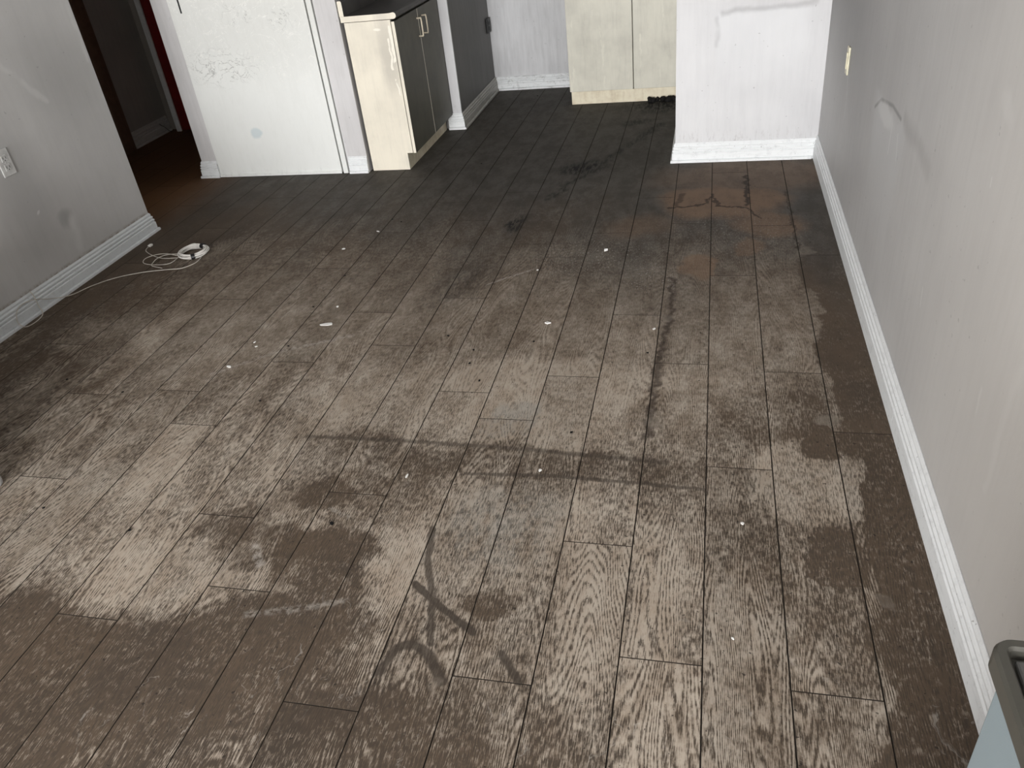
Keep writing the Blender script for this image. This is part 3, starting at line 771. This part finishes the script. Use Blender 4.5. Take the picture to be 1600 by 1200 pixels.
# ------------------------------------------------------------------ wall outlets
def outlet(name, loc, nx, mat, label, sockets=True, hw=0.036, hh=0.057, depth=0.007):
    t = thing(name, loc, label, 'outlet')
    x, y, z = loc
    def bx(nm, m, d0, d1, y0, y1, z0, z1, bev=0.0, par=t):
        xs = sorted((x + nx * d0, x + nx * d1))
        return box(nm, m, (xs[0], xs[1], y + y0, y + y1, z + z0, z + z1), par, bev)
    p = bx('cover_plate', mat, 0.0004, depth, -hw, hw, -hh, hh, 0.0025)
    if sockets:
        for s in (-1, 1):
            zc = s * 0.0195
            q = bx('socket', mat, depth - 0.001, depth + 0.0025, -0.0165, 0.0165, zc - 0.0145, zc + 0.0145, 0.002)
            bx('slot', M['slot'], depth + 0.001, depth + 0.0030, -0.009, -0.0065, zc - 0.004, zc + 0.006, 0, q)
            bx('slot', M['slot'], depth + 0.001, depth + 0.0030, 0.0065, 0.009, zc - 0.004, zc + 0.006, 0, q)
            bx('ground_hole', M['slot'], depth + 0.001, depth + 0.0030, -0.002, 0.002, zc - 0.011, zc - 0.007, 0, q)
        bx('screw', M['chrome'], depth - 0.001, depth + 0.0012, -0.003, 0.003, -0.003, 0.003, 0.001)
    else:
        q = bx('rocker', mat, depth - 0.001, depth + 0.004, -0.4 * hw, 0.4 * hw, -0.033, 0.033, 0.002)
    return t
outlet('wall_outlet', (LX, 2.833, 0.637), 1, M['plate'], 'grey duplex wall outlet on the left wall', True, 0.036, 0.056)
outlet('wall_switch', (RX, 3.728, 0.652), -1, M['plate_cream'], 'cream wall plate on the right wall near the pale corner', False, 0.024, 0.055, 0.008)['category'] = 'switch'
outlet('wall_outlet', (-1.638, 6.215, 0.487), 1, M['black'], 'black outlet on the dark kitchen side wall', True, 0.034, 0.05, 0.016)

# ------------------------------------------------------------------ cable on the floor
cw = thing('cable', (-2.53, 3.275, 0), 'thin white cable with a taped coil on the floor by the left wall', 'cable')
random.seed(3)
cc = Vector((-2.530, 3.278, 0))
for k in range(9):
    rr = 0.060 + 0.017 * random.random()
    ox, oy, oz = random.uniform(-.005, .005), random.uniform(-.005, .005), 0.004 + 0.0022 * k
    pts = [cc + Vector((ox + rr * math.cos(a) * 1.04, oy + rr * math.sin(a), oz + 0.002 * math.sin(3 * a + k))) for a in [2 * math.pi * i / 40 for i in range(40)]]
    tube('coil_loop', M['wire'], pts, 0.0030, cw, 6, True)
for ang in (-1.05, 1.35):
    c = cc + Vector((0.069 * math.cos(ang), 0.069 * math.sin(ang), 0.013))
    rad = Vector((math.cos(ang), math.sin(ang), 0)); tan = Vector((-math.sin(ang), math.cos(ang), 0))
    bm = bmesh.new()
    rings = []
    for s_ in (-0.009, 0.009):
        rings.append([bm.verts.new(c + tan * s_ + rad * 0.016 * math.cos(b) + Vector((0, 0, 0.0135 * math.sin(b)))) for b in [2 * math.pi * i / 14 for i in range(14)]])
    for i in range(14):
        bm.faces.new((rings[0][i], rings[0][(i + 1) % 14], rings[1][(i + 1) % 14], rings[1][i]))
    bm.faces.new(rings[0][::-1]); bm.faces.new(rings[1])
    obj('tape_band', bm, M['black'], cw)
f = lambda L_, z=0.0035: [(a, b, z) for a, b in L_]
lead = f([(-2.467, 3.26), (-2.452, 3.17), (-2.491, 3.105), (-2.554, 3.091), (-2.649, 3.070), (-2.707, 3.049), (-2.774, 3.014), (-2.83, 2.965), (-2.875, 2.90), (-2.905, 2.83)])
lead += [(-2.928, 2.78, 0.012), (-2.9345, 2.707, 0.041), (-2.938, 2.642, 0.073), (-2.938, 2.567, 0.086), (-2.932, 2.518, 0.070), (-2.915, 2.49, 0.035), (-2.905, 2.51, 0.008),
         (-2.900, 2.57, 0.004), (-2.912, 2.625, 0.010), (-2.931, 2.640, 0.045), (-2.944, 2.650, 0.095), (-2.957, 2.652, 0.1075)]
tube('lead', M['wire_dull'], spline(lead, 6), 0.0021, cw, 6)
tube('loop', M['wire_dull'], spline(f([(-2.590, 3.235), (-2.595, 3.156), (-2.678, 3.142), (-2.749, 3.164), (-2.773, 3.217), (-2.738, 3.262), (-2.679, 3.272), (-2.61, 3.25), (-2.585, 3.26)], 0.004), 6), 0.0020, cw, 6)
tube('loop', M['wire_dull'], spline(f([(-2.590, 3.265), (-2.669, 3.258), (-2.700, 3.216), (-2.693, 3.164), (-2.676, 3.127), (-2.60, 3.10)], 0.006), 6), 0.0020, cw, 6)
tube('tail', M['wire_dull'], spline(f([(-2.585, 3.22), (-2.671, 3.216), (-2.747, 3.247), (-2.817, 3.294), (-2.842, 3.326), (-2.849, 3.360)], 0.005), 6), 0.0018, cw, 6)
box('plug', M['wire'], (-2.857, -2.841, 3.362, 3.386, 0.0005, 0.011), cw, 0.002)
tube('loop', M['wire'], spline([(-2.555, 3.345, 0.012), (-2.575, 3.372, 0.014), (-2.60, 3.36, 0.012), (-2.61, 3.325, 0.008)], 6), 0.0028, cw, 6)
# stub of wire on the hallway baseboard
wh = tag(tube('wire_stub', M['black'], spline([(-4.128, 5.470, 0.086), (-4.116, 5.476, 0.070), (-4.113, 5.495, 0.057), (-4.108, 5.532, 0.016), (-4.095, 5.545, 0.003)], 5), 0.0022),
         'short dark bent wire hanging over the dim hallway baseboard', 'wire')

# ------------------------------------------------------------------ bin by the right wall, close to the viewer
bn = thing('storage_bin', (0.44, 0.40, 0), 'pale blue ribbed bin with dark grey rim by the right wall', 'bin')
BX0, BX1, BY0, BY1, BZ = 0.324, 0.538, 0.16, 0.672, 0.72
bm = bmesh.new(); bm_box(bm, BX0 + 0.012, BX1 - 0.008, BY0 + 0.02, BY1 - 0.022, 0.0, BZ - 0.03, 0.006)
obj('body', bm, M['blue'], bn)
def rr_path(x0, x1, y0, y1, r, z, n=6):
    out = []
    for cx, cy, a0 in ((x1 - r, y1 - r, 0), (x0 + r, y1 - r, 90), (x0 + r, y0 + r, 180), (x1 - r, y0 + r, 270)):
        for k in range(n + 1):
            a = math.radians(a0 + 90 * k / n); out.append((cx + r * math.cos(a), cy + r * math.sin(a), z))
    return out
bm = bmesh.new()
secs = [(0.004, -0.034), (0.0, -0.030), (0.0, -0.006), (0.003, 0.0), (0.012, 0.0), (0.015, -0.004), (0.015, -0.018)]
rings = []
for d_, z_ in secs:
    rings.append([bm.verts.new(p) for p in rr_path(BX0 + d_, BX1 - d_, BY0 + d_, BY1 - d_, max(0.022 - d_, 0.004), BZ + z_)])
n = len(rings[0])
for A, B in zip(rings[:-1], rings[1:]):
    for k in range(n): bm.faces.new((A[k], A[(k + 1) % n], B[(k + 1) % n], B[k]))
bm.faces.new(rings[0][::-1]); bm.faces.new(rings[-1])
bmesh.ops.recalc_face_normals(bm, faces=bm.faces[:])
obj('rim', bm, M['rim'], bn)
bm = bmesh.new(); bm_box(bm, BX0 + 0.022, BX1 - 0.022, BY0 + 0.022, BY1 - 0.022, BZ - 0.0175, BZ - 0.010, 0.003)
lid = obj('lid_panel', bm, M['tray'], bn)
bm = bmesh.new(); bm_box(bm, BX0 + 0.040, BX1 - 0.050, BY1 - 0.125, BY1 - 0.058, BZ - 0.0102, BZ - 0.004, 0.003)
obj('glint_patch', bm, M['chrome'], lid)  # pale patch stands in for the glint on the glossy lid

# ------------------------------------------------------------------ armchair at the left edge, back to the left wall
ac = thing('armchair', (-2.56, 1.08, 0), 'black armchair at the left edge with one pale foot showing', 'armchair')
AX0, AX1, AY0, AY1 = -2.925, -2.192, 0.62, 1.545
def foot(x, y):
    bm = bmesh.new()
    rings = [[bm.verts.new((x + r_ * math.cos(b), y + r_ * math.sin(b), z)) for b in [2 * math.pi * i / 16 for i in range(16)]]
             for r_, z in ((0.014, 0.0), (0.020, 0.006), (0.022, 0.02), (0.021, 0.060))]
    for A, B in zip(rings[:-1], rings[1:]):
        for i in range(16): bm.faces.new((A[i], A[(i + 1) % 16], B[(i + 1) % 16], B[i]))
    bm.faces.new(rings[0][::-1]); bm.faces.new(rings[-1])
    return obj('foot', bm, M['chrome'], ac, smooth=True)
foot(-2.190, 1.522); foot(-2.255, AY0 + 0.04); foot(AX0 + 0.04, AY0 + 0.04); foot(AX0 + 0.04, AY1 - 0.04)
box('base', M['fabric'], (AX0, AX1 - 0.012, AY0, AY1, 0.028, 0.30), ac, 0.02)
box('seat_cushion', M['fabric'], (AX0 + 0.18, AX1 - 0.03, AY0 + 0.145, AY1 - 0.145, 0.30, 0.44), ac, 0.04)
box('backrest', M['fabric'], (AX0, AX0 + 0.18, AY0 + 0.01, AY1 - 0.01, 0.30, 0.80), ac, 0.05)
box('arm', M['fabric'], (AX0 + 0.18, AX1 - 0.03, AY0, AY0 + 0.14, 0.30, 0.60), ac, 0.04)
box('arm', M['fabric'], (AX0 + 0.18, AX1 - 0.03, AY1 - 0.14, AY1, 0.30, 0.60), ac, 0.04)

# ------------------------------------------------------------------ debris
random.seed(11)
def chip(name, x, y, sx, sy, h, mat, rot=None, n=6):
    bm = bmesh.new()
    rot = random.uniform(0, 6.28) if rot is None else rot
    pts = []
    for k in range(n):
        a = 2 * math.pi * k / n + random.uniform(-0.25, 0.25)
        q = random.uniform(0.75, 1.1)
        px, py = sx * q * math.cos(a), sy * q * math.sin(a)
        pts.append((x + px * math.cos(rot) - py * math.sin(rot), y + px * math.sin(rot) + py * math.cos(rot)))
    bm_prism(bm, pts, 2, 0.0002, h)
    return obj(name, bm, mat)
tag(chip('paint_flake', -0.582, 2.62, 0.013, 0.009, 0.004, M['chip'], 0.0, 4), 'white square paint flake in the middle of the floor', 'debris')
tag(chip('paint_flake', -0.435, 3.277, 0.010, 0.008, 0.010, M['chip'], 0.3, 3), 'small white triangular flake between the pantry and the middle floor', 'debris')
tag(chip('plaster_smear', -1.497, 2.584, 0.034, 0.011, 0.002, M['chip'], 0.15, 9), 'long white plaster smear on the floor left of centre', 'debris')
flecks = [
    (-1.723, 3.322, .012, .010, 'small round white fleck on dark floor right of the cable coil'),
    (-1.62, 3.53, .016, .006, 'thin white sliver farthest back on the floor before the closet'),
    (-1.51, 2.735, .010, .007, 'small white fleck just behind the long plaster smear'),
    (-1.758, 2.251, .016, .007, 'oblong white fleck lying left of the plaster smear, nearest the viewer of that cluster'),
    (-1.744, 2.433, .008, .005, 'tiny white crumb left of the plaster smear, farthest of that cluster'),
    (-1.72, 2.40, .007, .005, 'tiny white crumb left of the plaster smear, middle of that cluster'),
    (-0.847, 1.69, .012, .005, 'white fleck left of centre just below the long dark band'),
    (-0.452, 1.751, .008, .006, 'white fleck between the two parallel dark bands'),
    (0.116, 1.586, .007, .006, 'white fleck on the planks left of the pale patch by the right wall'),
    (-0.176, 2.588, .009, .006, 'white fleck beside the narrow dark streak right of centre'),
    (-1.622, 6.192, .012, .010, 'white fleck in the far kitchen corner by the baseboards'),
    (0.087, 1.214, .005, .003, 'tiny white speck nearest the viewer on the right planks'),
    (-0.709, 3.084, .009, .006, 'white fleck at the end of a pale scratch in the upper middle floor')]
for x, y, a, b, text in flecks:
    tag(chip('paint_fleck', x, y, a * 0.85, b * 0.85, 0.002, M['chip']), text, 'debris', 'white paint flecks on the floor')
for x, y in [(-1.583, 2.409), (-0.954, 2.51), (-0.826, 2.412), (-0.817, 2.319), (-1.516, 2.037), (-2.096, 2.058), (-1.945, 1.441), (-1.619, 2.729), (-1.596, 3.028), (-0.753, 2.21),
             (-0.187, 2.417), (-0.387, 1.939), (-1.597, 3.685), (-1.535, 3.649), (-1.264, 6.047), (-1.325, 4.529), (-2.397, 2.128), (-1.596, 1.38), (-0.611, 2.48)]:
    tag(chip('soot_crumb', x, y, 0.0055, 0.004, 0.003, M['char'], None, 5), 'tiny black soot crumb scattered on the floor planks', 'debris', 'black soot crumbs on the floor')
tag(chip('soot_crumb', -0.999, 1.471, 0.008, 0.006, 0.003, M['char'], None, 7), 'larger dark crumb on the pale planks left of centre', 'debris')
# charred clump at the pantry foot
bm = bmesh.new()
for k in range(16):
    x = -0.345 + random.uniform(-0.075, 0.115); y = 5.725 + random.uniform(-0.02, 0.012); r_ = random.uniform(0.010, 0.022)
    ret = bmesh.ops.create_icosphere(bm, subdivisions=2, radius=r_)
    for v in ret['verts']:
        v.co = Vector((x, y, r_ * 0.75)) + v.co * random.uniform(0.8, 1.2)
        v.co.z = max(v.co.z, 0.0005)
tag(obj('charred_debris', bm, M['char']), 'black charred clump on the floor against the pantry foot', 'debris')
